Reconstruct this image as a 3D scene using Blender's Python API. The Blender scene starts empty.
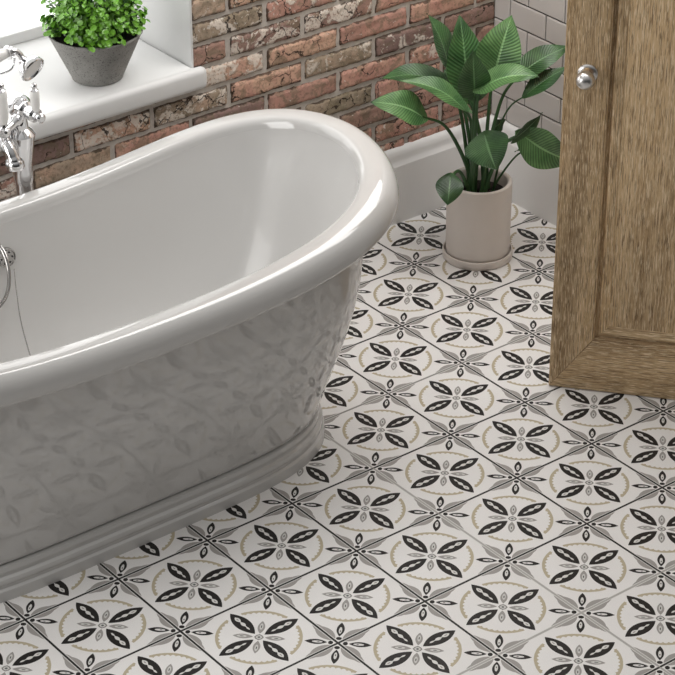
import bpy, bmesh, math, random
import numpy as np
from mathutils import Vector, Matrix, noise

S = 0.25                      # one floor tile is 0.25 m; shapes below are written in tile widths
col = bpy.context.scene.collection
sc = bpy.context.scene

# ------------------------------------------------------------------ camera
cam = bpy.data.cameras.new('camera')
camo = bpy.data.objects.new('camera', cam); col.objects.link(camo); sc.camera = camo
cam.sensor_width = 36; cam.lens = 2407.741/675*36
cam.clip_end = 100; cam.clip_start = .05
yaw, pitch, roll = .6610, .5280, -.002
cy, sy, cp, sp = math.cos(yaw), math.sin(yaw), math.cos(pitch), math.sin(pitch)
fw = Vector((sy*cp, cy*cp, -sp)); rt = Vector((cy, -sy, 0)); up = rt.cross(fw)
r2 = math.cos(roll)*rt + math.sin(roll)*up; u2 = -math.sin(roll)*rt + math.cos(roll)*up
M = Matrix((r2, u2, -fw)).transposed().to_4x4()
M.translation = Vector((-15.461, -18.453, 13.069))*S
camo.matrix_world = M

# ------------------------------------------------------------------ light and exposure
world = bpy.data.worlds.new('world'); sc.world = world; world.use_nodes = True
wn = world.node_tree.nodes; wl = world.node_tree.links
bg = wn['Background']; bg.inputs[1].default_value = .62
tc = wn.new('ShaderNodeTexCoord'); sx = wn.new('ShaderNodeSeparateXYZ'); rp = wn.new('ShaderNodeValToRGB')
wl.new(tc.outputs['Generated'], sx.inputs[0]); wl.new(sx.outputs[2], rp.inputs[0])
mr = wn.new('ShaderNodeMapRange'); wl.new(sx.outputs[1], mr.inputs[0])
mr.inputs[1].default_value = -.75; mr.inputs[2].default_value = .35; mr.inputs[3].default_value = .45; mr.inputs[4].default_value = 1.1
vs_ = wn.new('ShaderNodeVectorMath'); vs_.operation = 'SCALE'; wl.new(rp.outputs[0], vs_.inputs[0]); wl.new(mr.outputs[0], vs_.inputs['Scale'])
wl.new(vs_.outputs[0], bg.inputs[0])
cr0 = rp.color_ramp; cr0.elements[0].position = .05; cr0.elements[0].color = (.10, .096, .092, 1)
cr0.elements[1].position = 1; cr0.elements[1].color = (1.35, 1.33, 1.30, 1)
for pz, vv in ((.30, .28), (.60, 1.05)):
    e0 = cr0.elements.new(pz); e0.color = (vv, vv*.985, vv*.965, 1)

def area(name, loc, target, sx_, sy_, power, colr):
    l = bpy.data.lights.new(name, 'AREA'); l.shape = 'RECTANGLE'; l.size = sx_*S; l.size_y = sy_*S
    l.energy = power; l.color = colr
    o = bpy.data.objects.new(name, l); col.objects.link(o); o.location = Vector(loc)*S
    d = Vector(target)-Vector(loc); o.rotation_euler = d.to_track_quat('-Z', 'Y').to_euler()
    return o
area('left_fill_light', (-15.5, -1.0, 6.0), (0, -2.0, 1.0), 7.0, 6.0, 40, (1, .985, .96))  # unseen fill added from the left to brighten door and right wall
area('overhead_fill_light', (.1, -1.2, 8.8), (-.4, -1.6, 0), 5.5, 4.5, 29, (1, .98, .95))  # unseen overhead fill added to brighten the floor around the pot

sc.view_settings.view_transform = 'Standard'; sc.view_settings.look = 'None'
sc.view_settings.exposure = 0.12; sc.view_settings.gamma = 1; sc.view_settings.use_curve_mapping = False

# ------------------------------------------------------------------ helpers
def link_obj(name, me, m=None, parent=None, origin=(0, 0, 0)):
    o = bpy.data.objects.new(name, me); col.objects.link(o)
    if m: me.materials.append(m)
    if parent: o.parent = parent
    return o
def tag(o, label=None, cat=None, group=None, kind=None):
    if label: o['label'] = label
    if cat: o['category'] = cat
    if group: o['group'] = group
    if kind: o['kind'] = kind
    return o
def empty(name, loc, rz=0):
    o = bpy.data.objects.new(name, None); col.objects.link(o); o.location = Vector(loc)*S; o.rotation_euler = (0, 0, rz)
    o.empty_display_size = .05
    return o
class MB:
    """collects verts and faces in tile units"""
    def __init__(s): s.v = []; s.f = []; s.uv = None
    def add(s, vs, fs):
        n = len(s.v); s.v += [tuple(x) for x in vs]; s.f += [tuple(i+n for i in f) for f in fs]; return s
    def box(s, a, b):
        x0, y0, z0 = a; x1, y1, z1 = b
        return s.add([(x0,y0,z0),(x1,y0,z0),(x1,y1,z0),(x0,y1,z0),(x0,y0,z1),(x1,y0,z1),(x1,y1,z1),(x0,y1,z1)],
                     [(3,2,1,0),(4,5,6,7),(0,1,5,4),(1,2,6,5),(2,3,7,6),(3,0,4,7)])
    def prism(s, poly, off):
        n = len(poly); off = Vector(off)
        a = [Vector(p) for p in poly]; b = [p+off for p in a]
        fs = [tuple(range(n))[::-1], tuple(range(n, 2*n))]+[(i, (i+1) % n, (i+1) % n+n, i+n) for i in range(n)]
        return s.add(a+b, fs)
    def lathe(s, prof, n=48, c=(0, 0, 0), axis=(0, 0, 1), cap=True):
        ax = Vector(axis).normalized(); q = Vector((0, 0, 1)).rotation_difference(ax); c = Vector(c)
        vs = []
        for r, z in prof:
            for i in range(n):
                t = 2*math.pi*i/n; vs.append(c+q @ Vector((r*math.cos(t), r*math.sin(t), z)))
        fs = []
        for k in range(len(prof)-1):
            for i in range(n):
                j = (i+1) % n; fs.append((k*n+i, k*n+j, (k+1)*n+j, (k+1)*n+i))
        if cap: fs.append(tuple(range(n))[::-1]); fs.append(tuple(range((len(prof)-1)*n, len(prof)*n)))
        return s.add(vs, fs)
    def tube(s, pts, r, n=14, cap=True):
        pts = [Vector(p) for p in pts]; rs = r if isinstance(r, (list, tuple)) else [r]*len(pts)
        vs = []; ref = None
        for i, p in enumerate(pts):
            d = (pts[min(i+1, len(pts)-1)]-pts[max(i-1, 0)]).normalized()
            if ref is None:
                ref = d.orthogonal().normalized()
            ref = (ref-d*ref.dot(d)).normalized(); b = d.cross(ref)
            for k in range(n):
                t = 2*math.pi*k/n; vs.append(p+rs[i]*(math.cos(t)*ref+math.sin(t)*b))
        fs = []
        for i in range(len(pts)-1):
            for k in range(n):
                j = (k+1) % n; fs.append((i*n+k, i*n+j, (i+1)*n+j, (i+1)*n+k))
        if cap: fs.append(tuple(range(n))[::-1]); fs.append(tuple(range((len(pts)-1)*n, len(pts)*n)))
        return s.add(vs, fs)
    def build(s, name, m, parent=None, smooth=True, bevel=0, seg=3, world=True, angle=40):
        off = Vector((0, 0, 0))
        if parent and world:
            p = parent
            while p: off = off + Vector(p.location); p = p.parent
        me = bpy.data.meshes.new(name)
        me.from_pydata([tuple(Vector(v)*S-off) for v in s.v], [], s.f)
        bm = bmesh.new(); bm.from_mesh(me)
        bmesh.ops.recalc_face_normals(bm, faces=bm.faces)
        if bevel:
            es = [e for e in bm.edges if len(e.link_faces) == 2 and e.calc_face_angle(0) > math.radians(30)]
            bmesh.ops.bevel(bm, geom=es, offset=bevel*S, segments=seg, profile=.5, affect='EDGES')
        if smooth:
            for f in bm.faces: f.smooth = True
            for e in bm.edges:
                if len(e.link_faces) == 2 and e.calc_face_angle(0) > math.radians(angle): e.smooth = False
        bm.to_mesh(me); bm.free()
        o = link_obj(name, me, m, parent)
        return o
def curve_pts(pts, n=8):
    """Catmull-Rom through points"""
    P = [Vector(p) for p in pts]; P = [2*P[0]-P[1]]+P+[2*P[-1]-P[-2]]; out = []
    for i in range(1, len(P)-2):
        for k in range(n):
            t = k/n
            out.append(.5*((2*P[i])+(-P[i-1]+P[i+1])*t+(2*P[i-1]-5*P[i]+4*P[i+1]-P[i+2])*t*t+(-P[i-1]+3*P[i]-3*P[i+1]+P[i+2])*t**3))
    out.append(P[-2]); return out

# node expression helper
class N:
    def __init__(s, nt, sock): s.nt = nt; s.s = sock
    def op(s, o, *a, clamp=False):
        n = s.nt.nodes.new('ShaderNodeMath'); n.operation = o; n.use_clamp = clamp
        for i, x in enumerate((s,)+a):
            if isinstance(x, N): s.nt.links.new(x.s, n.inputs[i])
            else: n.inputs[i].default_value = x
        return N(s.nt, n.outputs[0])
    def __add__(s, o): return s.op('ADD', o)
    def __sub__(s, o): return s.op('SUBTRACT', o)
    def __mul__(s, o): return s.op('MULTIPLY', o)
    def __truediv__(s, o): return s.op('DIVIDE', o)
    def rsub(s, c): return (s*-1.0)+c
    def lt(s, o): return s.op('LESS_THAN', o)
    def gt(s, o): return s.op('GREATER_THAN', o)
    def abs(s): return s.op('ABSOLUTE')
    def max(s, o): return s.op('MAXIMUM', o)
    def min(s, o): return s.op('MINIMUM', o)
    def sq(s): return s.op('MULTIPLY', s)
    def smooth(s, a, b):
        n = s.nt.nodes.new('ShaderNodeMapRange'); n.interpolation_type = 'SMOOTHSTEP'
        s.nt.links.new(s.s, n.inputs[0]); n.inputs[1].default_value = a; n.inputs[2].default_value = b
        return N(s.nt, n.outputs[0])
def mat(name):
    m = bpy.data.materials.new(name); m.use_nodes = True
    return m, m.node_tree, m.node_tree.nodes['Principled BSDF']
def mix(nt, a, b, fac):
    n = nt.nodes.new('ShaderNodeMix'); n.data_type = 'RGBA'
    for sock, x in ((n.inputs[0], fac), (n.inputs[6], a), (n.inputs[7], b)):
        if isinstance(x, N): nt.links.new(x.s, sock)
        elif isinstance(x, (int, float)): sock.default_value = x
        elif isinstance(x, tuple): sock.default_value = x if len(x) == 4 else (*x, 1)
        else: nt.links.new(x, sock)
    return n.outputs[2]
def objco(nt, scale=(1, 1, 1), which='Object'):
    t = nt.nodes.new('ShaderNodeTexCoord'); mp = nt.nodes.new('ShaderNodeMapping'); mp.inputs['Scale'].default_value = scale
    nt.links.new(t.outputs[which], mp.inputs[0]); return mp.outputs[0]
def noi(nt, vec, scale, detail=4, rough=.55, dist=0, out=0):
    n = nt.nodes.new('ShaderNodeTexNoise'); nt.links.new(vec, n.inputs['Vector'])
    n.inputs['Scale'].default_value = scale; n.inputs['Detail'].default_value = detail
    n.inputs['Roughness'].default_value = rough; n.inputs['Distortion'].default_value = dist
    return N(nt, n.outputs[out])
def bump(nt, b, h, strength=.3, dist=.002):
    n = nt.nodes.new('ShaderNodeBump'); n.inputs['Strength'].default_value = strength; n.inputs['Distance'].default_value = dist
    nt.links.new(h.s, n.inputs['Height']); nt.links.new(n.outputs[0], b.inputs['Normal'])
def plain(name, c, rough=.5, metal=0, coat=0, mott=0, mscale=40, bmp=0):
    m, nt, b = mat(name)
    b.inputs['Roughness'].default_value = rough; b.inputs['Metallic'].default_value = metal
    b.inputs['Coat Weight'].default_value = coat; b.inputs['Coat Roughness'].default_value = .04
    v = objco(nt); n = noi(nt, v, mscale)
    c2 = tuple(x*(1-mott) for x in c); c1 = tuple(min(1, x*(1+mott*.4)) for x in c)
    nt.links.new(mix(nt, c2, c1, n), b.inputs['Base Color'])
    if bmp: bump(nt, b, n, bmp, .001)
    return m

# ------------------------------------------------------------------ materials
def floor_mat():
    m, nt, b = mat('patterned_floor_tile')
    t = nt.nodes.new('ShaderNodeTexCoord'); s = nt.nodes.new('ShaderNodeSeparateXYZ')
    nt.links.new(t.outputs['Object'], s.inputs[0])
    X = N(nt, s.outputs[0])*(1/S); Y = N(nt, s.outputs[1])*(1/S)
    fu = X.op('FLOORED_MODULO', 1.0); fv = Y.op('FLOORED_MODULO', 1.0)
    cu = fu-.5; cv = fv-.5
    au = cu.abs(); av = cv.abs()
    R2 = math.sqrt(.5)
    Mx = au.max(av); mn = au.min(av)
    lens = lambda p, q, c, h, w: (((p-c)/h).sq().rsub(1.0)*w-q).gt(0.0)
    def ell(p, q, c, h, w): return (((p-c)/h).sq()+(q/w).sq()).lt(1.0)
    v = objco(nt)
    speck = noi(nt, v, 900, 2, .6)
    cloud = noi(nt, v, 6, 3, .5)
    base = mix(nt, (.725, .71, .70), (.865, .85, .84), speck.smooth(.3, .7))
    base = mix(nt, base, (.745, .73, .715), cloud.smooth(.4, .8)*.5)
    # tan scalloped ring
    r = (au.sq()+av.sq()).op('SQRT'); th = mn.op('ARCTAN2', Mx)
    scal = (th*22.0).op('SINE').abs()*.017
    wob = noi(nt, v, 60, 2, .5)*.006
    ring = r.gt(scal+.346)*(r+wob).lt(.393)*th.gt(math.radians(11.5)) 
    out = mix(nt, base, (.46, .40, .28), ring*.95)
    # black petals towards the four edges
    bp = lens(Mx, mn, .249, .189, .074)
    out = mix(nt, out, (.022, .020, .019), bp)
    wh = lens(Mx, mn, .165, .028, .010).max(lens(Mx, mn, .238, .040, .019)).max(lens(Mx, mn, .322, .045, .022)).max(lens(Mx, mn, .25, .12, .006))
    dot = ell(Mx, mn, .325, .016, .006)
    out = mix(nt, out, (.70, .69, .67), wh)
    out = mix(nt, out, (.30, .29, .28), dot)
    # small grey petals on the diagonals
    p = (au+av)*R2; q = (au-av).abs()*R2
    gp = lens(p, q, .145, .092, .033)
    gi = ell(p, q, .155, .045, .015); gd = ell(p, q, .155, .020, .005)
    out = mix(nt, out, (.33, .315, .30), gp)
    out = mix(nt, out, (.62, .61, .59), gi)
    out = mix(nt, out, (.05, .05, .05), gd)
    cd = (p.sq()+q.sq()).op('SQRT'); 
    out = mix(nt, out, (.25, .24, .23), (p+q*.6).lt(.044)); out = mix(nt, out, (.62, .61, .59), (p+q*.6).lt(.030)); out = mix(nt, out, (.12, .12, .12), (p+q*.6).lt(.014))
    # corner star
    du = au.rsub(.5); dv = av.rsub(.5)
    M2 = du.max(dv); m2 = du.min(dv)
    wpro = lens(M2, m2, .185, .145, .070).max(lens(M2, m2, .25, .135, .042))
    leaf = wpro*m2.gt(.017)*M2.gt(.07)
    out = mix(nt, out, (.34, .325, .31), leaf)
    p2 = (du+dv)*R2; q2 = (du-dv).abs()*R2
    bk = lens(p2, q2, .198, .102, .036)
    out = mix(nt, out, (.022, .020, .019), bk)
    out = mix(nt, out, (.70, .69, .67), ell(p2, q2, .185, .048, .0145))
    out = mix(nt, out, (.05, .05, .05), ell(p2, q2, .175, .012, .005))
    out = mix(nt, out, (.022, .020, .019), ell(p2, q2, .066, .022, .026))
    # joints: pale bevel beside a thin dark line, two of the joints filled with pale grout
    out = mix(nt, out, (.72, .71, .69), m2.lt(.018))
    nx = X.op('ROUND'); ny = Y.op('ROUND')
    pale = ((nx+3.0).abs().lt(.5)*du.lt(dv)).max((ny+6.0).abs().lt(.5)*dv.lt(du)).max((ny+2.0).abs().lt(.5)*dv.lt(du)*X.gt(-3.0)*.6)
    gr = mix(nt, (.022, .021, .020), (.42, .41, .39), pale)
    fade = noi(nt, v, 3.2, 2, .5).smooth(.62, .72)
    line = m2.lt(.0110)
    out = mix(nt, out, gr, line)
    nt.links.new(out, b.inputs['Base Color'])
    b.inputs['Roughness'].default_value = .42
    b.inputs['Specular IOR Level'].default_value = .18
    h = speck*.3+m2.smooth(.0, .009)*1.0
    bump(nt, b, h, .25, .0006)
    return m
def brick_mat():
    m, nt, b = mat('weathered_brick')
    a = nt.nodes.new('ShaderNodeAttribute'); a.attribute_name = 'brick_col'
    sep = nt.nodes.new('ShaderNodeSeparateColor'); nt.links.new(a.outputs[0], sep.inputs[0])
    r1, r2_, r3 = (N(nt, sep.outputs[i]) for i in range(3))     # hue choice, patchiness, crack amount
    v0 = objco(nt)
    cmb = nt.nodes.new('ShaderNodeCombineXYZ')
    for i, rr in enumerate((r1, r2_, r3)): nt.links.new((rr*7.0).s, cmb.inputs[i])
    va = nt.nodes.new('ShaderNodeVectorMath'); va.operation = 'ADD'; nt.links.new(v0, va.inputs[0]); nt.links.new(cmb.outputs[0], va.inputs[1])
    v = va.outputs[0]
    rampn = nt.nodes.new('ShaderNodeValToRGB'); cr = rampn.color_ramp; cr.interpolation = 'LINEAR'
    cols = [(0, (.27, .18, .16)), (.25, (.38, .235, .19)), (.42, (.56, .31, .25)), (.60, (.62, .41, .30)), (.78, (.42, .33, .25)), (1, (.31, .26, .19))]
    cr.elements[0].position = 0; cr.elements[0].color = (*cols[0][1], 1); cr.elements[1].position = 1; cr.elements[1].color = (*cols[-1][1], 1)
    for pz, c in cols[1:-1]: e = cr.elements.new(pz); e.color = (*c, 1)
    big = noi(nt, v, 14, 4, .6)
    nt.links.new((r1+(big-.5)*.55).s, rampn.inputs[0])
    out = rampn.outputs[0]
    fine = noi(nt, v, 110, 5, .7)
    out = mix(nt, out, (.16, .115, .08), fine.smooth(.48, .66)*.6)
    out = mix(nt, out, (.55, .40, .31), noi(nt, v, 60, 4, .7).smooth(.58, .75)*.45)
    # olive-brown dirt patches
    out = mix(nt, out, (.20, .165, .11), noi(nt, v, 22, 5, .65, .6).smooth(.51, .58)*.55)
    # lime / white patches
    pn = noi(nt, v, 17, 6, .62, .9)
    pm = (pn+(r2_-.5)*.34+.018).smooth(.62, .68)
    out = mix(nt, out, (.78, .70, .62), pm*.85*noi(nt, v, 130, 3, .6).smooth(.32, .5))
    sn = noi(nt, v, 75, 3, .6, .5)
    out = mix(nt, out, (.72, .68, .62), (sn+(r2_-.5)*.1).smooth(.65, .68)*.9)
    # cracks
    vo = nt.nodes.new('ShaderNodeTexVoronoi'); vo.feature = 'DISTANCE_TO_EDGE'; vo.inputs['Scale'].default_value = 11
    wv = nt.nodes.new('ShaderNodeTexNoise'); wv.inputs['Scale'].default_value = 28; wv.inputs['Detail'].default_value = 4
    nt.links.new(v, wv.inputs['Vector'])
    vm = nt.nodes.new('ShaderNodeVectorMath'); vm.operation = 'MULTIPLY_ADD'; nt.links.new(wv.outputs['Color'], vm.inputs[0])
    vm.inputs[1].default_value = (.07, .07, .07); nt.links.new(v, vm.inputs[2]); nt.links.new(vm.outputs[0], vo.inputs['Vector'])
    gate = (noi(nt, v, 9, 2, .5)+(r3-.5)*.45).smooth(.44, .50)
    wid = noi(nt, v, 40, 2, .5).smooth(.25, .8)*.022+.006
    crack = (N(nt, vo.outputs['Distance'])-wid).lt(0.0)*gate
    out = mix(nt, out, (.04, .03, .025), crack*.9)
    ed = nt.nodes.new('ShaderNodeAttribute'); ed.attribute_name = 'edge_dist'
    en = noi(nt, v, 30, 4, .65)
    out = mix(nt, out, (.07, .05, .038), (N(nt, ed.outputs['Fac'])-(en-.42)*.10).smooth(.012, 0.0)*.85)  # shadow of the mortar gaps and dirt painted dark along brick edges
    nt.links.new(out, b.inputs['Base Color'])
    b.inputs['Roughness'].default_value = .9; b.inputs['Specular IOR Level'].default_value = .15
    bump(nt, b, fine*.5+big*.3+pm*.5-crack*2.2, .8, .004)
    return m
def wood_mat(name, horizontal=False, tone=1.0):
    m, nt, b = mat(name)
    sc1 = (1, 1, .040) if not horizontal else (.040, 1, 1)
    v = objco(nt, sc1)
    warp = noi(nt, v, 5, 3, .5, 0, 1)
    vm = nt.nodes.new('ShaderNodeVectorMath'); vm.operation = 'MULTIPLY_ADD'; nt.links.new(warp.s, vm.inputs[0])
    vm.inputs[1].default_value = (.05, .05, .05); nt.links.new(v, vm.inputs[2]); vv = vm.outputs[0]
    broad = noi(nt, vv, 9, 4, .55)
    rings = (noi(nt, vv, 7, 2, .5)*34.0).op('SINE')*.5+.5
    fib = noi(nt, objco(nt, (1, 1, .045) if not horizontal else (.045, 1, 1)), 330, 4, .7)
    pore = noi(nt, objco(nt, (1, 1, .05) if not horizontal else (.05, 1, 1)), 520, 2, .6)
    k = tone
    out = mix(nt, (.25*k, .160*k, .080*k), (.58*k, .405*k, .225*k), broad.smooth(.3, .68))
    out = mix(nt, out, (.64*k, .475*k, .29*k), rings*.4)
    out = mix(nt, out, (.13*k, .080*k, .040*k), fib.smooth(.49, .60)*.75)
    out = mix(nt, out, (.78*k, .63*k, .43*k), pore.smooth(.53, .62)*.75)
    nt.links.new(out, b.inputs['Base Color'])
    b.inputs['Roughness'].default_value = .62; b.inputs['Specular IOR Level'].default_value = .3
    bump(nt, b, pore*-.6+fib*-.6, .55, .0012)
    return m
def leaf_mat(name, c0, c1):
    m, nt, b = mat(name)
    t = nt.nodes.new('ShaderNodeTexCoord'); s = nt.nodes.new('ShaderNodeSeparateXYZ'); nt.links.new(t.outputs['UV'], s.inputs[0])
    U = N(nt, s.outputs[0]); V = N(nt, s.outputs[1])-.5
    aV = V.abs()*2.0
    n = noi(nt, t.outputs['Object'], 18, 3, .5)
    ph = (U*1.0-aV*.20)*21.0
    saw = ph.op('FRACT'); vein = (saw-.5).abs()*2.0
    out = mix(nt, c0, c1, n.smooth(.3, .7))
    out = mix(nt, out, tuple(x*.45 for x in c0), vein.smooth(.55, 1.0)*.75)
    out = mix(nt, out, tuple(min(1, x*1.7+.03) for x in c1), vein.smooth(.25, 0.0)*.30)
    out = mix(nt, out, tuple(min(1, x*1.5+.06) for x in c1), aV.lt(.05)*.8)
    nt.links.new(out, b.inputs['Base Color'])
    b.inputs['Roughness'].default_value = .33; b.inputs['Specular IOR Level'].default_value = .65
    b.inputs['Subsurface Weight'].default_value = 0
    bump(nt, b, vein*-1.0, .5, .002)
    return m

M_floor = floor_mat(); M_brick = brick_mat()
M_mortar = plain('mortar', (.60, .55, .50), .95, mott=.35, mscale=90, bmp=.5)
M_white = plain('white_painted_plaster', (.71, .71, .705), .55, mott=.03, mscale=8)
M_skirt = plain('painted_skirting', (.84, .835, .83), .35, mott=.02, mscale=8)
M_metro = plain('grey_glazed_tile', (.60, .575, .555), .22, mott=.06, mscale=7)
M_dgrout = plain('dark_grout', (.035, .033, .032), .9, mott=.2)
M_enamel = plain('white_enamel', (.57, .562, .55), .06, coat=.6, mott=.01, mscale=3)
M_enamel.node_tree.nodes['Principled BSDF'].inputs['Specular IOR Level'].default_value = .5
M_basin = plain('white_enamel_basin', (.60, .592, .58), .28, coat=.3, mott=.01, mscale=3)
M_dchrome = plain('tarnished_chrome', (.42, .41, .40), .18, 1.0)
M_chrome = plain('chrome', (.78, .78, .79), .06, 1.0)
M_satin = plain('brushed_nickel', (.70, .69, .68), .28, 1.0)
M_brass = plain('brass_edge', (.45, .30, .14), .35, 1.0)
M_ceramic = plain('white_ceramic', (.85, .84, .82), .15, coat=.4)
M_pot = plain('matt_stoneware', (.72, .665, .62), .55, mott=.05, mscale=20)
M_soil = plain('dark_soil', (.018, .013, .010), 1, mott=.7, mscale=200, bmp=1)
M_stem = plain('dark_green_stem', (.035, .10, .03), .45, mott=.3, mscale=15)
M_leaf = leaf_mat('deep_green_leaf', (.018, .066, .018), (.060, .155, .045))
M_leafl = leaf_mat('bright_green_leaf', (.045, .130, .038), (.14, .28, .10))
M_small = plain('bright_small_leaf', (.17, .42, .035), .3, mott=.72, mscale=60)
M_woodv = wood_mat('oak_vertical_grain', False, 1.16); M_woodh = wood_mat('oak_horizontal_grain', True, 1.08); M_woodp = wood_mat('oak_panel_grain', False, 1.05)
def concrete():
    m, nt, b = mat('rough_concrete'); v = objco(nt)
    n = noi(nt, v, 260, 3, .6); n2 = noi(nt, v, 25, 3, .5); 
    out = mix(nt, (.17, .167, .158), (.34, .33, .31), n2)
    out = mix(nt, out, (.05, .05, .046), n.smooth(.56, .66)*.8)
    nt.links.new(out, b.inputs['Base Color']); b.inputs['Roughness'].default_value = .9
    bump(nt, b, n*-1.0, .5, .001); return m
M_conc = concrete()
def glass():
    m, nt, b = mat('daylit_frosted_glass')
    b.inputs['Base Color'].default_value = (.8, .8, .8, 1); b.inputs['Roughness'].default_value = .15
    b.inputs['Emission Color'].default_value = (1, .995, .985, 1); b.inputs['Emission Strength'].default_value = 1.7
    return m
M_glass = glass()

# ------------------------------------------------------------------ structure
YB, XR = 1.0, 2.0
fl = MB().box((-20, -16, -.2), (XR+.2, YB+.2, 0)).build('floor', M_floor, smooth=False); tag(fl, kind='structure')

# brick wall with a window opening
random.seed(4)
WX0, WX1, WZ0, WZ1 = -8.4, -2.275, 2.52, 7.4
PITCH, Z0 = .27, 2.395
def brick_wall():
    vs = []; fs = []; cs = []; eg = {}
    # bricks noticed in the photograph: (row, index) -> hue, patchiness, crack
    for row in range(-9, 28):
        z0 = Z0+PITCH*row+.020; z1 = Z0+PITCH*(row+1)-.020
        if z1 < 0: continue
        z0 = max(z0, .0); zr0, zr1 = z0, z1
        off = -.31 if row % 2 == 0 else -.80
        for k in range(-12, 5):
            x0 = off+k+.022; x1 = off+k+1-.022
            x1 = min(x1, XR)
            if x0 >= XR-.03: continue
            seg2 = []
            if zr1 > WZ0 and zr0 < WZ1:
                if x0 < WX0: seg2.append((x0, min(x1, WX0), zr0, zr1))
                if x1 > WX1: seg2.append((max(x0, WX1), x1, zr0, zr1))
                if zr0 < WZ0-.08 and min(x1, WX1) > max(x0, WX0): seg2.append((max(x0, WX0), min(x1, WX1), zr0, WZ0-.05))
            else: seg2.append((x0, x1, zr0, zr1))
            for a, b_, z0, z1 in seg2:
                if b_-a < .06: continue
                hero = (-7 < a < 2.1) and .8 < z1 < 4.2
                nx = max(2, int((b_-a)*34)) if hero else 3; nz = 9 if hero else 2
                xm = (a+b_)/2
                red = .43-.10*max(0, min(1, (xm+.8)/2.4))
                hue = min(1, max(0, random.gauss(red+.08, .22))); pat = random.random()**1.3; crk = random.random()
                if xm > -.3: hue = min(hue, .62)*.75; pat *= .7  # right bricks browner and darker; the darkness puts corner shade into the colour
                base = len(vs); sd = random.random()*50
                dpt = random.uniform(-.008, .008)
                zc0, zc1 = z0, z1
                for j in range(nz+1):
                    for i in range(nx+1):
                        u = i/nx; w = j/nz
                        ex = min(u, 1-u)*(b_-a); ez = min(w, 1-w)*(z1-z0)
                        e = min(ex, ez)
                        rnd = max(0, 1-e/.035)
                        x = a+u*(b_-a); z = z0+w*(z1-z0)
                        nn = noise.noise(Vector((x*5+sd, sd, z*5))); n2 = noise.noise(Vector((x*16+sd, 3, z*16)))
                        n3 = noise.noise(Vector((x*40+sd, 7, z*40)))
                        y = YB-.018+dpt+.030*rnd**2-.010*nn-.008*n2-.004*n3
                        if hero:
                            ji = .010*noise.noise(Vector((x*9, sd, z*9)))+.006*noise.noise(Vector((x*30, sd, z*30)))
                            if i in (0, nx) and a > WX1+.01: x += ji
                            if j in (0, nz): z += ji*1.1
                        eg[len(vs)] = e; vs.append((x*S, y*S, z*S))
                for j in range(nz):
                    for i in range(nx):
                        q = base+j*(nx+1)+i
                        fs.append((q, q+1, q+nx+2, q+nx+1)); cs.append((hue, pat, crk))
                # sides running back into the mortar
                ring = [base+i for i in range(nx+1)]+[base+j*(nx+1)+nx for j in range(1, nz+1)]+\
                       [base+nz*(nx+1)+i for i in range(nx-1, -1, -1)]+[base+j*(nx+1) for j in range(nz-1, 0, -1)]
                b2 = len(vs)
                for r in ring: vs.append((vs[r][0], (YB+.07)*S, vs[r][2]))
                L = len(ring)
                for i in range(L):
                    fs.append((ring[(i+1) % L], ring[i], b2+i, b2+(i+1) % L)); cs.append((hue, pat, crk))
    me = bpy.data.meshes.new('wall_back'); me.from_pydata(vs, [], fs)
    ca = me.attributes.new('brick_col', 'FLOAT_COLOR', 'FACE')
    ca.data.foreach_set('color', np.array([(*c, 1) for c in cs], dtype=np.float32).ravel())
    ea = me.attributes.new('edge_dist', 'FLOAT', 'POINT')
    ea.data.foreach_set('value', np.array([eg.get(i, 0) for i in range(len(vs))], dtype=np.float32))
    for p in me.polygons: p.use_smooth = True
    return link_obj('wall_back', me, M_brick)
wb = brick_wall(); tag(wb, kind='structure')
# mortar bed with gentle unevenness, pieces around the opening
def slab_y(mb, x0, x1, z0, z1, y0, y1): mb.box((x0, y0, z0), (x1, y1, z1))
mm = MB()
for a in ((-20, WX0, 0, 9.6), (WX1+.012, XR, 0, 9.6), (WX0, WX1+.012, 0, WZ0), (WX0, WX1+.012, WZ1, 9.6)): slab_y(mm, *a, YB+.012, YB+.10)
mm.build('mortar', M_mortar, wb, smooth=False)
pl = MB()
for a in ((-20, WX0-.02, 0, 9.6), (WX1+.0, XR+.3, 0, 9.6), (WX0-.02, WX1, 0, WZ0-.02), (WX0-.02, WX1, WZ1+.02, 9.6)): pl.box((a[0], YB+.10, a[2]), (a[1], 2.85, a[3]))
pl.build('plaster_reveal', M_white, wb, smooth=False)
# thin white plaster return at the brick edge
MB().box((WX1-.012, YB-.015, WZ0), (WX1+.014, YB+.12, WZ1)).build('reveal_edge', M_white, wb, smooth=False, bevel=.006)

# right wall in metro tile
wr = MB().box((XR, -16, 0), (XR+.25, YB, 9.6)).build('wall_right', M_dgrout, smooth=False); tag(wr, kind='structure')
mt = MB(); g = .008
for r in range(28):
    z0 = .943+.309*r; z1 = z0+.309
    if z0 > 9.4: break
    off = .12 if r % 2 == 0 else .12+.304
    for k in range(-26, 4):
        y0 = off+.608*k; y1 = y0+.608
        y0 = max(y0, -15.9); y1 = min(y1, YB)
        if y1-y0 < .05: continue
        a, b_, c, d = y0+g, y1-g, z0+g, z1-g; h = .010; x = XR-.022; xb = XR-.012
        mt.add([(XR, a, c), (XR, b_, c), (XR, b_, d), (XR, a, d), (xb, a, c), (xb, b_, c), (xb, b_, d), (xb, a, d),
                (x, a+h, c+h), (x, b_-h, c+h), (x, b_-h, d-h), (x, a+h, d-h)],
               [(8, 11, 10, 9), (4, 8, 9, 5), (5, 9, 10, 6), (6, 10, 11, 7), (7, 11, 8, 4), (0, 4, 5, 1), (1, 5, 6, 2), (2, 6, 7, 3), (3, 7, 4, 0)])
mt.build('metro_tiling', M_metro, wr, smooth=False)

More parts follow.
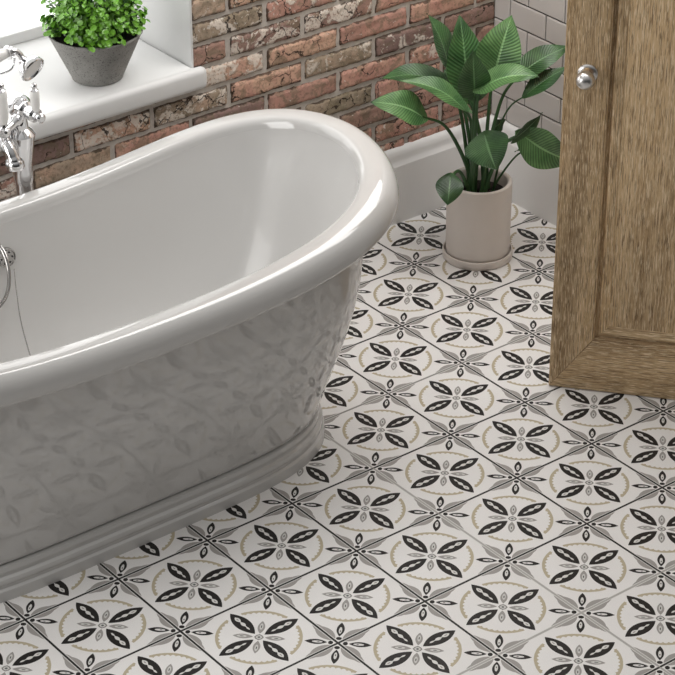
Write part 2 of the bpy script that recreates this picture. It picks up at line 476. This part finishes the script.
# skirting boards: profile (distance from wall, height)
prof = [(0, 0), (.105, 0), (.105, .70), (.100, .735), (.075, .77), (.066, .80), (.066, .84), (.060, .885), (.040, .92), (.012, .942), (0, .943)]
MB().prism([(-20, YB-d, z) for d, z in prof], (20+XR, 0, 0)).build('baseboard_back', M_skirt, smooth=True, angle=25)
MB().prism([(XR-d, YB, z) for d, z in prof], (0, -9.0, 0)).build('baseboard_right', M_skirt, smooth=True, angle=25)
for n in ('baseboard_back', 'baseboard_right'): tag(bpy.data.objects[n], kind='structure')

# window: frame, glass, sill
win = MB()
wy0, wy1 = 2.62, 2.80
win.box((WX0, wy0, 2.73), (WX1, wy1, 2.86)); win.box((WX0, wy0, WZ1-.14), (WX1, wy1, WZ1))
win.box((WX0, wy0, 2.86), (WX0+.14, wy1, WZ1-.14)); win.box((WX1-.14, wy0, 2.86), (WX1, wy1, WZ1-.14)); win.box((-5.40, wy0, 2.86), (-5.26, wy1, WZ1-.14))
w1 = win.build('window_1', M_white, smooth=False, bevel=.012); tag(w1, kind='structure')
MB().box((WX0+.1, 2.70, 2.84), (WX1-.1, 2.72, WZ1-.1)).build('window_glass', M_glass, w1, smooth=False)
poly = [(-8.53, .85, 2.48), (-2.165, .85, 2.48), (-2.165, .978, 2.48), (WX1-.012, .978, 2.48), (WX1-.012, 2.84, 2.48), (WX0, 2.84, 2.48), (WX0, .978, 2.48), (-8.53, .978, 2.48)]
sill = MB().prism(poly, (0, 0, .25)).build('window_sill', M_white, smooth=True, bevel=.065, seg=5)
sill.name = 'trim_1'; tag(sill, kind='structure')

# ------------------------------------------------------------------ bathtub
def ring_pts(A, B, m, k, n=220):
    ph = np.linspace(-np.pi/2, np.pi/2, 4001)
    x = np.sin(ph); y = np.clip(1-np.abs(x)**m, 0, 1)**(1/k)
    X = A*np.concatenate([-x, x[1:]]); Y = B*np.concatenate([y, -y[1:]])      # one closed loop
    X, Y = X[::-1], Y[::-1]
    d = np.concatenate([[0], np.cumsum(np.hypot(np.diff(X), np.diff(Y)))])
    q = np.linspace(0, d[-1], n+1)[:-1]
    X = np.interp(q, d, X); Y = np.interp(q, d, Y)
    return X, Y
BX, BY = -5.505, -1.556
A0, B0 = 3.303, 1.409
def rimz(u): return 2.517+.446*np.abs(u)**2.352
def tub_rings(spec, n=360):
    """spec rows: A, B, s (0..1 of the rim height above zb) or absolute, dz"""
    vs = []
    for A, B, s, dz, zb, mexp, kexp in spec:
        X, Y = ring_pts(A, B, mexp, kexp, n)
        z = zb+s*(rimz(X/A)-zb)+dz
        vs.append(np.stack([BX+X, BY+Y, z], 1))
    return vs
def skin(mb, rings, cap0=False, cap1=False):
    n = len(rings[0]); vs = np.concatenate(rings); fs = []
    for k in range(len(rings)-1):
        for i in range(n):
            j = (i+1) % n; fs.append((k*n+i, k*n+j, (k+1)*n+j, (k+1)*n+i))
    if cap0: fs.append(tuple(range(n))[::-1])
    if cap1: fs.append(tuple(range((len(rings)-1)*n, len(rings)*n)))
    mb.add([tuple(v) for v in vs], fs)
tub = empty('freestanding_bathtub', (BX, BY, 0))
tag(tub, 'white glossy freestanding roll-top bathtub on a moulded plinth, standing on the patterned floor', 'bathtub')
m5, k5 = 5.76, 1.955
# outer body
tab = [(0, 2.700, 1.060), (.1, 2.76, 1.092), (.2, 2.854, 1.141), (.3, 2.948, 1.19), (.4, 3.015, 1.225), (.5, 3.070, 1.255), (.6, 3.11, 1.275), (.7, 3.135, 1.288), (.8, 3.15, 1.297), (.9, 3.17, 1.305), (.985, 3.18, 1.31)]
spec = [(2.60, .98, 0, -.03, .36, 4.9, k5), (2.65, 1.025, 0, -.018, .36, 4.9, k5)]
ss = np.linspace(0, .985, 46)
ta = np.array(tab); fA = np.polyfit(ta[:, 0], ta[:, 1], 4); fB = np.polyfit(ta[:, 0], ta[:, 2], 4)
for s_ in ss:
    A = float(np.polyval(fA, s_)); B = float(np.polyval(fB, s_))
    spec.append((A, B, s_, -.235*s_, .36, 4.9+.86*min(1, s_*1.5), k5))
mb = MB(); skin(mb, tub_rings(spec))
body = mb.build('outer_body', M_enamel, tub, angle=60)
# rolled rim + basin, one enamel surface
w, h = .162, .228
prof = [(-.16, -.235), (-.06, -.262), (.04, -.272), (.10, -.272), (.135, -.262), (.155, -.248)]
prof += [(w*math.sin(a), -h*(1-math.cos(a))) for a in np.linspace(math.pi/2, 0, 12)]
prof += [(-.05, .002), (-.10, -.002), (-.135, -.010), (-.155, -.024), (-.170, -.045), (-.182, -.075), (-.192, -.115)]
spec = [(A0+o, B0+o, 1, dz, 0, m5, k5) for o, dz in prof]
skinr = tub_rings(spec)
mb = MB(); skin(mb, skinr)
rim = mb.build('rolled_rim', M_enamel, tub, angle=60)
spec = [(A0-.192, B0-.192, 1, -.115, 0, m5, k5)]
inn = [(.06, .215, .205), (.15, .27, .235), (.3, .37, .275), (.45, .48, .32), (.6, .61, .375), (.72, .74, .44), (.82, .88, .52), (.90, 1.05, .63), (.96, 1.28, .78), (.99, 1.55, .95), (1.0, 2.1, 1.15), (1.0, 3.0, 1.35)]
dd = [t[0] for t in inn]
for i_ in range(len(inn)):
    d_, a_, b_ = inn[i_]
    s_ = 1-d_
    spec.append((A0-a_, B0-b_, s_, -.115*s_, .72, m5-.8*d_, k5+.1*d_))
mb = MB(); skin(mb, tub_rings(spec), cap1=True)
basin = mb.build('basin', M_basin, tub, angle=70)
# plinth
pp = [(2.755, 1.134, 0), (2.755, 1.134, .085), (2.750, 1.129, .105), (2.735, 1.114, .118), (2.728, 1.107, .122), (2.728, 1.107, .155), (2.736, 1.115, .165), (2.738, 1.117, .19),
      (2.730, 1.109, .215), (2.710, 1.089, .228), (2.704, 1.083, .232), (2.704, 1.083, .262), (2.712, 1.091, .275), (2.712, 1.091, .30), (2.700, 1.079, .322), (2.672, 1.05, .33), (2.55, .95, .332)]
pp = [(a-.01, b+.0, z) for a, b, z in pp]
mb = MB(); skin(mb, tub_rings([(a, b, 0, 0, z, 4.7, k5) for a, b, z in pp]), True, True)
mb.build('plinth', M_enamel, tub, angle=35)
# overflow on the far inner side, with chain
ofc = Vector((-5.46, -.390, 2.075)); ofn = Vector((0, -1, .10)).normalized()
of = MB().lathe([(.10, -.05), (.10, .03), (.094, .045), (.084, .048), (.078, .035), (.03, .030), (.026, .04), (.0, .042)], 40, ofc, ofn, cap=False)
ofo = of.build('overflow_cover', M_dchrome, tub)
hl = MB()
for k in range(6):
    a = k*math.pi/3; q = Vector((0, 0, 1)).rotation_difference(ofn)
    hl.lathe([(.012, .0), (.012, .034)], 12, ofc+q @ Vector((.06*math.cos(a), .06*math.sin(a), 0)), ofn)
hl.build('overflow_hole', M_dgrout, ofo)
ch = MB(); pts = curve_pts([(-5.41, -.46, 1.95), (-5.44, -.52, 1.75), (-5.49, -.65, 1.50), (-5.53, -.82, 1.28), (-5.56, -1.0, 1.10), (-5.58, -1.25, .93), (-5.58, -1.5, .76)], 14)
for p in pts: ch.lathe([(.002, -.010), (.0075, -.005), (.0075, .005), (.002, .010)], 6, p)
ch.tube(pts, .005, 5)
ch.build('plug_chain', M_dchrome, tub)

# ------------------------------------------------------------------ bath mixer tap
PX, PY = -4.80, .30
tap = empty('floor_standing_bath_mixer', (PX, PY, 0))
tag(tap, 'tall chrome bath mixer with white ceramic levers standing between bathtub and brick wall', 'tap')
MB().lathe([(.18, 0), (.18, .03), (.15, .06), (.10, .08), (.088, .12), (.085, .2), (.085, 2.45)], 32, (PX, PY, 0)).build('pipe', M_chrome, tap)
MB().lathe([(.088, 2.40), (.100, 2.45), (.100, 2.52), (.092, 2.60), (.135, 2.88), (.148, 2.93), (.12, 2.97), (.085, 3.0), (.075, 3.12), (.06, 3.16)], 32, (PX, PY, 0)).build('flared_collar', M_chrome, tap)
d = Vector((.03, -1, -.0)).normalized()
bc = Vector((-4.765, .36, 3.205))
MB().lathe([(.05, -.42), (.075, -.40), (.075, -.34), (.06, -.32), (.06, -.20), (.09, -.18), (.10, -.12), (.115, -.08), (.12, 0), (.115, .07), (.095, .10), (.085, .12), (.088, .125), (.088, .15), (.062, .17),
            (.062, .24), (.075, .25), (.075, .30), (.05, .32), (.045, .36), (.05, .37), (.05, .40), (.03, .42)], 32, bc, d).build('valve_body', M_chrome, tap)
def lever(x, y, z, tall, r):
    c = (x, y, z)
    hn = MB().lathe([(r*.62, 0), (r*.8, .02), (r*.95, .06), (r, .14), (r*1.02, tall-.06), (r*.98, tall-.02), (r*.8, tall)], 28, c).build('lever_handle', M_ceramic, tap)
    MB().lathe([(r*.5, -.09), (r*.85, -.075), (r*.85, -.055), (r*.55, -.04), (r*.75, -.02), (r*.7, .0)], 24, c).build('handle_stem', M_chrome, hn)
    MB().lathe([(r*.78, 0), (r*.85, .012), (r*.5, .028), (r*.6, .045), (r*.62, .06), (r*.4, .08), (.004, .088)], 24, (x, y, z+tall)).build('handle_cap', M_chrome, hn)
lever(-4.75, .06, 3.25, .21, .047)
lever(-5.085, .12, 3.19, .34, .062)
MB().lathe([(.045, 0), (.062, .02), (.062, .07), (.045, .09), (.045, .22), (.06, .24), (.06, .32)], 24, (-5.12, .10, 3.09), (.8, .42, .12)).build('side_valve', M_chrome, tap)
MB().tube(curve_pts([(-4.90, .36, 3.05), (-4.97, .30, 3.02), (-5.03, .22, 2.98), (-5.04, .14, 2.92), (-5.035, .08, 2.84), (-5.03, .05, 2.74)], 8),
          [.05]*10+[.06]*12+[.068]*12+[.078]*7, 20).build('spout', M_chrome, tap)
MB().lathe([(.085, 0), (.092, .02), (.092, .07), (.078, .09)], 28, (-5.03, .045, 2.72), (.02, .1, 1)).build('spout_nozzle', M_chrome, tap)
MB().tube(curve_pts([(-4.93, .40, 3.22), (-5.05, .40, 3.30), (-5.12, .36, 3.50), (-5.13, .35, 3.64)], 8), .035, 14).build('cradle_arm', M_chrome, tap)
MB().lathe([(.03, -.06), (.07, -.03), (.085, .02), (.085, .05), (.07, .06)], 24, (-5.13, .35, 3.66), (0, 0, 1)).build('cradle', M_chrome, tap)
# handset lying across the cradle
hs = empty('shower_handset', (-5.0, .35, 3.70))
tag(hs, 'chrome shower handset with white grip and bell head lying on top of the mixer tap', 'shower head')
MB().lathe([(.035, 0), (.055, .03), (.07, .12), (.065, .26), (.05, .33), (.04, .35)], 28, (-5.205, .35, 3.775), (1, 0, .03)).build('grip', M_ceramic, hs)
MB().lathe([(.045, 0), (.07, .01), (.07, .03), (.045, .04), (.04, .055), (.055, .065), (.035, .08)], 28, (-4.860, .35, 3.785), (1, 0, 0)).build('grip_ring', M_chrome, hs)
MB().tube(curve_pts([(-4.82, .35, 3.788), (-4.77, .345, 3.782), (-4.725, .335, 3.74), (-4.70, .325, 3.68), (-4.69, .315, 3.64)], 8), .032, 16).build('neck', M_chrome, hs)
hd = Vector((.16, -.62, -.32)).normalized()
head = MB().lathe([(.035, -.035), (.05, -.02), (.045, 0), (.075, .02), (.115, .05), (.135, .09), (.14, .125), (.132, .135), (.122, .128), (.115, .11)], 40, (-4.688, .32, 3.66), hd).build('bell_head', M_chrome, hs)
MB().lathe([(.118, .0), (.118, .008), (.08, .014), (.004, .016)], 32, Vector((-4.688, .32, 3.66))+hd*.105, hd).build('spray_plate', M_ceramic, head)
hose = curve_pts([(-5.205, .35, 3.775), (-5.42, .30, 3.72), (-5.60, .10, 3.40), (-5.68, -.30, 2.90), (-5.68, -.55, 2.48), (-5.629, -.62, 2.336), (-5.585, -.62, 2.215), (-5.562, -.62, 2.046), (-5.58, -.62, 1.877), (-5.645, -.62, 1.755), (-5.75, -.60, 1.68), (-5.92, -.62, 1.75),
                  (-6.05, -.58, 2.2), (-6.05, -.40, 2.62), (-5.95, -.08, 2.74), (-5.60, .22, 2.86), (-5.02, .36, 3.05)], 26)
mb = MB(); mb.tube(hose, [.021 if i % 2 else .016 for i in range(len(hose))], 12)
mb.build('hose', M_dchrome, hs)
MB().tube(curve_pts([(-4.786, .33, 3.73), (-4.80, .33, 3.66), (-4.848, .33, 3.612), (-4.961, .34, 3.60), (-5.10, .35, 3.62)], 8), .012, 10).build('hook_wire', M_chrome, hs)

# ------------------------------------------------------------------ oak door
door = empty('door_1', (-.598, -2.916, .012), math.atan2(-.774, .633)); tag(door, kind='structure')
DW, DH, DT = 3.9, 8.2, .145
SW, RH = .425, .585
def dprism(poly, y0, y1, name, m, parent, bevel=.006, seg=2):
    mbx = MB().prism([(x, y0, z) for x, z in poly], (0, y1-y0, 0))
    return mbx.build(name, m, parent, smooth=True, bevel=bevel, seg=seg, world=False)
e = .0012
dprism([(0, 0), (SW-e, RH+e*2), (SW-e, DH-RH), (0, DH)], 0, DT, 'stile', M_woodv, door)
dprism([(DW, 0), (DW, DH), (DW-SW, DH-RH), (DW-SW, RH)], 0, DT, 'stile', M_woodv, door)
dprism([(e*2, 0), (DW-e*2, 0), (DW-SW, RH-e), (SW, RH-e)], 0, DT, 'rail', M_woodh, door)
dprism([(0, DH), (SW, DH-RH+e), (DW-SW, DH-RH+e), (DW, DH)], 0, DT, 'rail', M_woodh, door)
# moulding running round the panel, sloping back to it
def mould(a, b, out_dir, m):
    # profile: (inward distance from stile edge, depth)
    pr = [(0, .012), (.014, .018), (.022, .075), (.045, .078), (.060, .050), (.085, .040), (.15, .062), (.165, .080), (.165, .12), (0, .12)]
    vs = []; n = len(pr)
    for (x, z), (ox, oz) in ((a, out_dir[0]), (b, out_dir[1])):
        for t, dp in pr: vs.append((x+ox*t, dp, z+oz*t))
    fs = [(i, (i+1) % n, (i+1) % n+n, i+n) for i in range(n)]+[tuple(range(n)), tuple(range(n, 2*n))[::-1]]
    MB().add(vs, fs).build('panel_moulding', m, door, world=False, smooth=True, angle=25)
x0, x1, z0, z1 = SW, DW-SW, RH, DH-RH
mould((x0, z0), (x0, z1), ((1, 1), (1, -1)), M_woodv)
mould((x1, z0), (x1, z1), ((-1, 1), (-1, -1)), M_woodv)
mould((x0, z0), (x1, z0), ((1, 1), (-1, 1)), M_woodh)
mould((x0, z1), (x1, z1), ((1, -1), (-1, -1)), M_woodh)
dprism([(x0+.14, z0+.14), (x1-.14, z0+.14), (x1-.14, z1-.14), (x0+.14, z1-.14)], .072, .125, 'panel', M_woodp, door)
# knob on its rose
kx, kz = .230, 3.555
kn = MB().lathe([(.098, 0), (.098, .016), (.088, .027), (.07, .032), (.042, .036), (.038, .075), (.042, .10)], 40, (kx, 0, kz), (0, -1, 0)).build('knob_rose', M_satin, door, world=False)
MB().lathe([(.04, .085), (.070, .105), (.079, .112), (.079, .122)], 40, (kx, 0, kz), (0, -1, 0), cap=False).build('knob_collar', M_brass, kn, world=False)
MB().lathe([(.077, .120), (.088, .138), (.092, .165), (.088, .20), (.072, .23), (.048, .247), (.024, .255), (.003, .257)], 40, (kx, 0, kz), (0, -1, 0)).build('door_knob', M_satin, kn, world=False)

# ------------------------------------------------------------------ big plant in stoneware pot
CX, CY = .706, -.274
plant = empty('potted_leafy_plant', (CX, CY, 0))
tag(plant, 'large broad-leaved green plant in a beige cylindrical pot on the floor beside the corner skirting', 'potted plant')
MB().lathe([(.36, 0), (.39, .004), (.400, .02), (.402, .085), (.397, .10), (.388, .103), (.383, .095), (.383, .035), (.0, .03)], 72, (CX, CY, 0), cap=False).build('saucer', M_pot, plant)
pot = MB().lathe([(.0, .035), (.33, .036), (.352, .042), (.362, .065), (.365, .15), (.370, .93), (.366, .955), (.350, .967), (.334, .967), (.318, .955), (.312, .93), (.312, .60)], 72, (CX, CY, 0), cap=False).build('pot', M_pot, plant)
def disc(name, c, r, z, m, parent, seed):
    vs = [(c[0], c[1], z)]; fs = []; n = 40; K = 8; random.seed(seed)
    for k in range(1, K+1):
        for i in range(n):
            t = 2*math.pi*i/n; rr = r*k/K
            vs.append((c[0]+rr*math.cos(t), c[1]+rr*math.sin(t), z+random.uniform(-.015, .02)*(k < K)))
    for i in range(n): fs.append((0, 1+i, 1+(i+1) % n))
    for k in range(K-1):
        for i in range(n):
            a = 1+k*n+i; b_ = 1+k*n+(i+1) % n; fs.append((a, a+n, b_+n, b_))
    return MB().add(vs, fs).build(name, m, parent)
disc('soil', (CX, CY), .313, .80, M_soil, plant, 1)
VD = Vector((.53, .682, -.504))
LEAVES = [
((0.58, 0.141, 2.164),(0.439, 0.377, 2.824),0.223,55,0.05,0),
((0.644, -0.099, 1.941),(0.688, 0.12, 2.827),0.400,10,0.05,0),
((0.799, -0.347, 2.202),(1.007, -0.381, 2.909),0.442,-10,0.08,1),
((0.474, -0.41, 2.088),(0.312, -0.538, 2.731),0.329,0,0.05,0),
((0.44, -0.51, 2.217),(0.811, -1.053, 2.476),0.262,-50,0.10,1),
((1.083, -0.377, 2.134),(1.696, -0.601, 2.441),0.256,-25,0.08,0),
((1.117, -0.53, 1.974),(1.549, -0.74, 2.277),0.189,-30,0.05,0),
((0.657, 0.207, 1.937),(-0.0, 0.656, 2.059),0.247,45,0.12,0),
((0.507, -0.246, 1.851),(-0.111, 0.171, 2.248),0.210,50,0.10,1),
((0.069, -0.032, 1.826),(-0.485, 0.209, 2.083),0.320,25,0.12,1),
((0.831, 0.199, 1.806),(0.788, 0.486, 2.023),0.203,30,0.03,0),
((0.951, -0.528, 1.473),(1.306, -0.614, 1.744),0.100,50,0.04,0),
((1.12, -0.47, 1.487),(1.523, -0.973, 1.199),0.359,30,0.12,1),
((0.436, -0.634, 1.737),(0.349, -0.946, 1.448),0.438,15,0.10,0),
((0.086, -0.489, 1.289),(-0.032, -0.587, 0.997),0.275,0,0.06,0),
((1.268, -0.584, 1.289),(1.074, -0.433, 1.265),0.068,60,0.03,0),
((1.006, -0.127, 1.455),(1.186, -0.141, 1.519),0.113,40,0.03,0),
]
def leaf_mesh(B, T, wd, rolld, curl, seed, fold=.16):
    B, T = Vector(B), Vector(T); ax = (T-B); L = ax.length; ax.normalize()
    nrm = (-VD+ax*VD.dot(ax)).normalized()                  # blade normal turned to the room
    side = ax.cross(nrm).normalized()
    q = Matrix.Rotation(math.radians(rolld), 3, ax); nrm = q @ nrm; side = q @ side
    cr = max(.35, math.cos(math.radians(rolld))); hw = wd/2/cr*1.12
    nt_, ns = 44, 14; vs = []; uv = []; fs = []
    for i in range(nt_+1):
        t = i/nt_
        prof_ = (math.sin(math.pi/2*t/.38)**.7 if t < .38 else (1-((t-.38)/.62)**1.8)**1.05) if 0 < t < 1 else 0
        prof_ = max(prof_, .0)
        for j in range(-ns, ns+1):
            s_ = j/ns
            wv = .006*math.sin(2*math.pi*(t*21-abs(s_)*4.2))*math.sin(math.pi*abs(s_)**.8)*min(1, prof_*1.5)
            edge = .014*math.sin(t*9+seed+(2 if s_ > 0 else 0))*s_*s_
            p = B+ax*(t*L)+side*(s_*prof_*hw)+nrm*(fold*abs(s_)*prof_*hw+curl*L*(math.sin(math.pi*t)*1.2)+wv*.9+edge)
            p -= ax*(.10*L*abs(s_)**1.5*(1-t)**4)
            vs.append(p); uv.append((t, .5+.5*s_))
    wdt = 2*ns+1
    for i in range(nt_):
        for j in range(wdt-1): fs.append((i*wdt+j, i*wdt+j+1, (i+1)*wdt+j+1, (i+1)*wdt+j))
    return vs, fs, uv
def uvmesh(name, vs, fs, uv, m, parent):
    off = Vector(parent.location)
    me = bpy.data.meshes.new(name); me.from_pydata([tuple(Vector(v)*S-off) for v in vs], [], fs)
    l = me.uv_layers.new(name='UVMap')
    for lp in me.loops: l.data[lp.index].uv = uv[lp.vertex_index]
    for p in me.polygons: p.use_smooth = True
    return link_obj(name, me, m, parent)
random.seed(7)
for i, (B, T, wd, rd, cu, br) in enumerate(LEAVES):
    vs, fs, uv = leaf_mesh(B, T, wd, rd, cu, i*1.7)
    lf = uvmesh('leaf', vs, fs, uv, M_leafl if br else M_leaf, plant)
    Bv = Vector(B); root = Vector((CX+random.uniform(-.13, .13)+.25*(Bv.x-CX)*.5, CY+random.uniform(-.10, .10)+.2*(Bv.y-CY), .79))
    ax = (Vector(T)-Bv).normalized()
    hgt = Bv.z-root.z
    mid1 = root+Vector(((Bv.x-root.x)*.18, (Bv.y-root.y)*.18, hgt*.40))
    mid2 = root+Vector(((Bv.x-root.x)*.58, (Bv.y-root.y)*.58, hgt*.80+.06))
    pts = curve_pts([root, mid1, mid2, Bv+ax*.02], 8)
    n = len(pts); r0 = .028 if wd > .2 else .015
    MB().tube(pts, [r0*(1-.5*k/(n-1)) for k in range(n)], 10).build('stem', M_stem, plant)

# ------------------------------------------------------------------ small plant in concrete pot on the sill
PX2, PY2, SZ = -3.22, 1.37, 2.73
sp_ = empty('potted_small_leaf_plant', (PX2, PY2, SZ))
tag(sp_, 'bushy bright green small-leaved plant in a grey concrete bowl on the white window sill', 'potted plant')
MB().lathe([(.0, 0), (.255, 0), (.268, .008), (.275, .03), (.485, .50), (.500, .52), (.493, .532), (.477, .53), (.465, .50), (.41, .38)], 64, (PX2, PY2, SZ), cap=False).build('pot', M_conc, sp_)
disc('soil', (PX2, PY2), .425, SZ+.43, M_soil, sp_, 2)
random.seed(11)
vs = []; fs = []; stems = MB()
def small_leaf(c, nrm, size, rot):
    nrm = nrm.normalized(); a = nrm.orthogonal().normalized(); a = Matrix.Rotation(rot, 3, nrm) @ a; b_ = nrm.cross(a)
    base = len(vs); vs.append(tuple(c-nrm*size*.12))
    K = 9
    for k in range(K):
        t = 2*math.pi*k/K; r = size*(1+.12*math.cos(t)); 
        vs.append(tuple(c+a*math.cos(t)*r*1.05+b_*math.sin(t)*r*.85+nrm*size*.10*abs(math.sin(t))))
    for k in range(K): fs.append((base, base+1+k, base+1+(k+1) % K))
for i in range(230):
    th = random.uniform(0, 2*math.pi); rr = math.sqrt(random.random())
    root = Vector((PX2+.30*rr*math.cos(th), PY2+.30*rr*math.sin(th), SZ+.42))
    el = random.uniform(.15, 1.0); R_ = random.uniform(.72, 1.03)
    ph = th+random.uniform(-.5, .5)
    tip = Vector((PX2+.55*R_*math.cos(ph)*math.sqrt(1-el*el*.85), PY2+.58*R_*math.sin(ph)*math.sqrt(1-el*el*.85), SZ+.50+.66*el*R_))
    if i % 9 == 0: tip = Vector((PX2+.52*math.cos(ph), PY2+.52*math.sin(ph), SZ+.55+random.uniform(0, .1)))
    midp = root.lerp(tip, .5)+Vector((0, 0, .08))
    pts = curve_pts([root, midp, tip], 5)
    stems.tube(pts, .006, 5, cap=False)
    for k in range(4, len(pts)):
        for s_ in range(2):
            dirv = Vector((random.gauss(0, 1), random.gauss(0, 1), random.gauss(0, .6))).normalized()
            c = pts[k]+dirv*.045
            outw = (c-Vector((PX2, PY2, SZ+.45))).normalized()
            small_leaf(c, (outw*1.0+Vector((random.gauss(0, .55), random.gauss(0, .55), .5+random.gauss(0, .4)))), random.uniform(.018, .038), random.uniform(0, 6.28))
fo = MB().add(vs, fs).build('foliage', M_small, sp_, smooth=False)
stems.build('stems', M_stem, sp_)
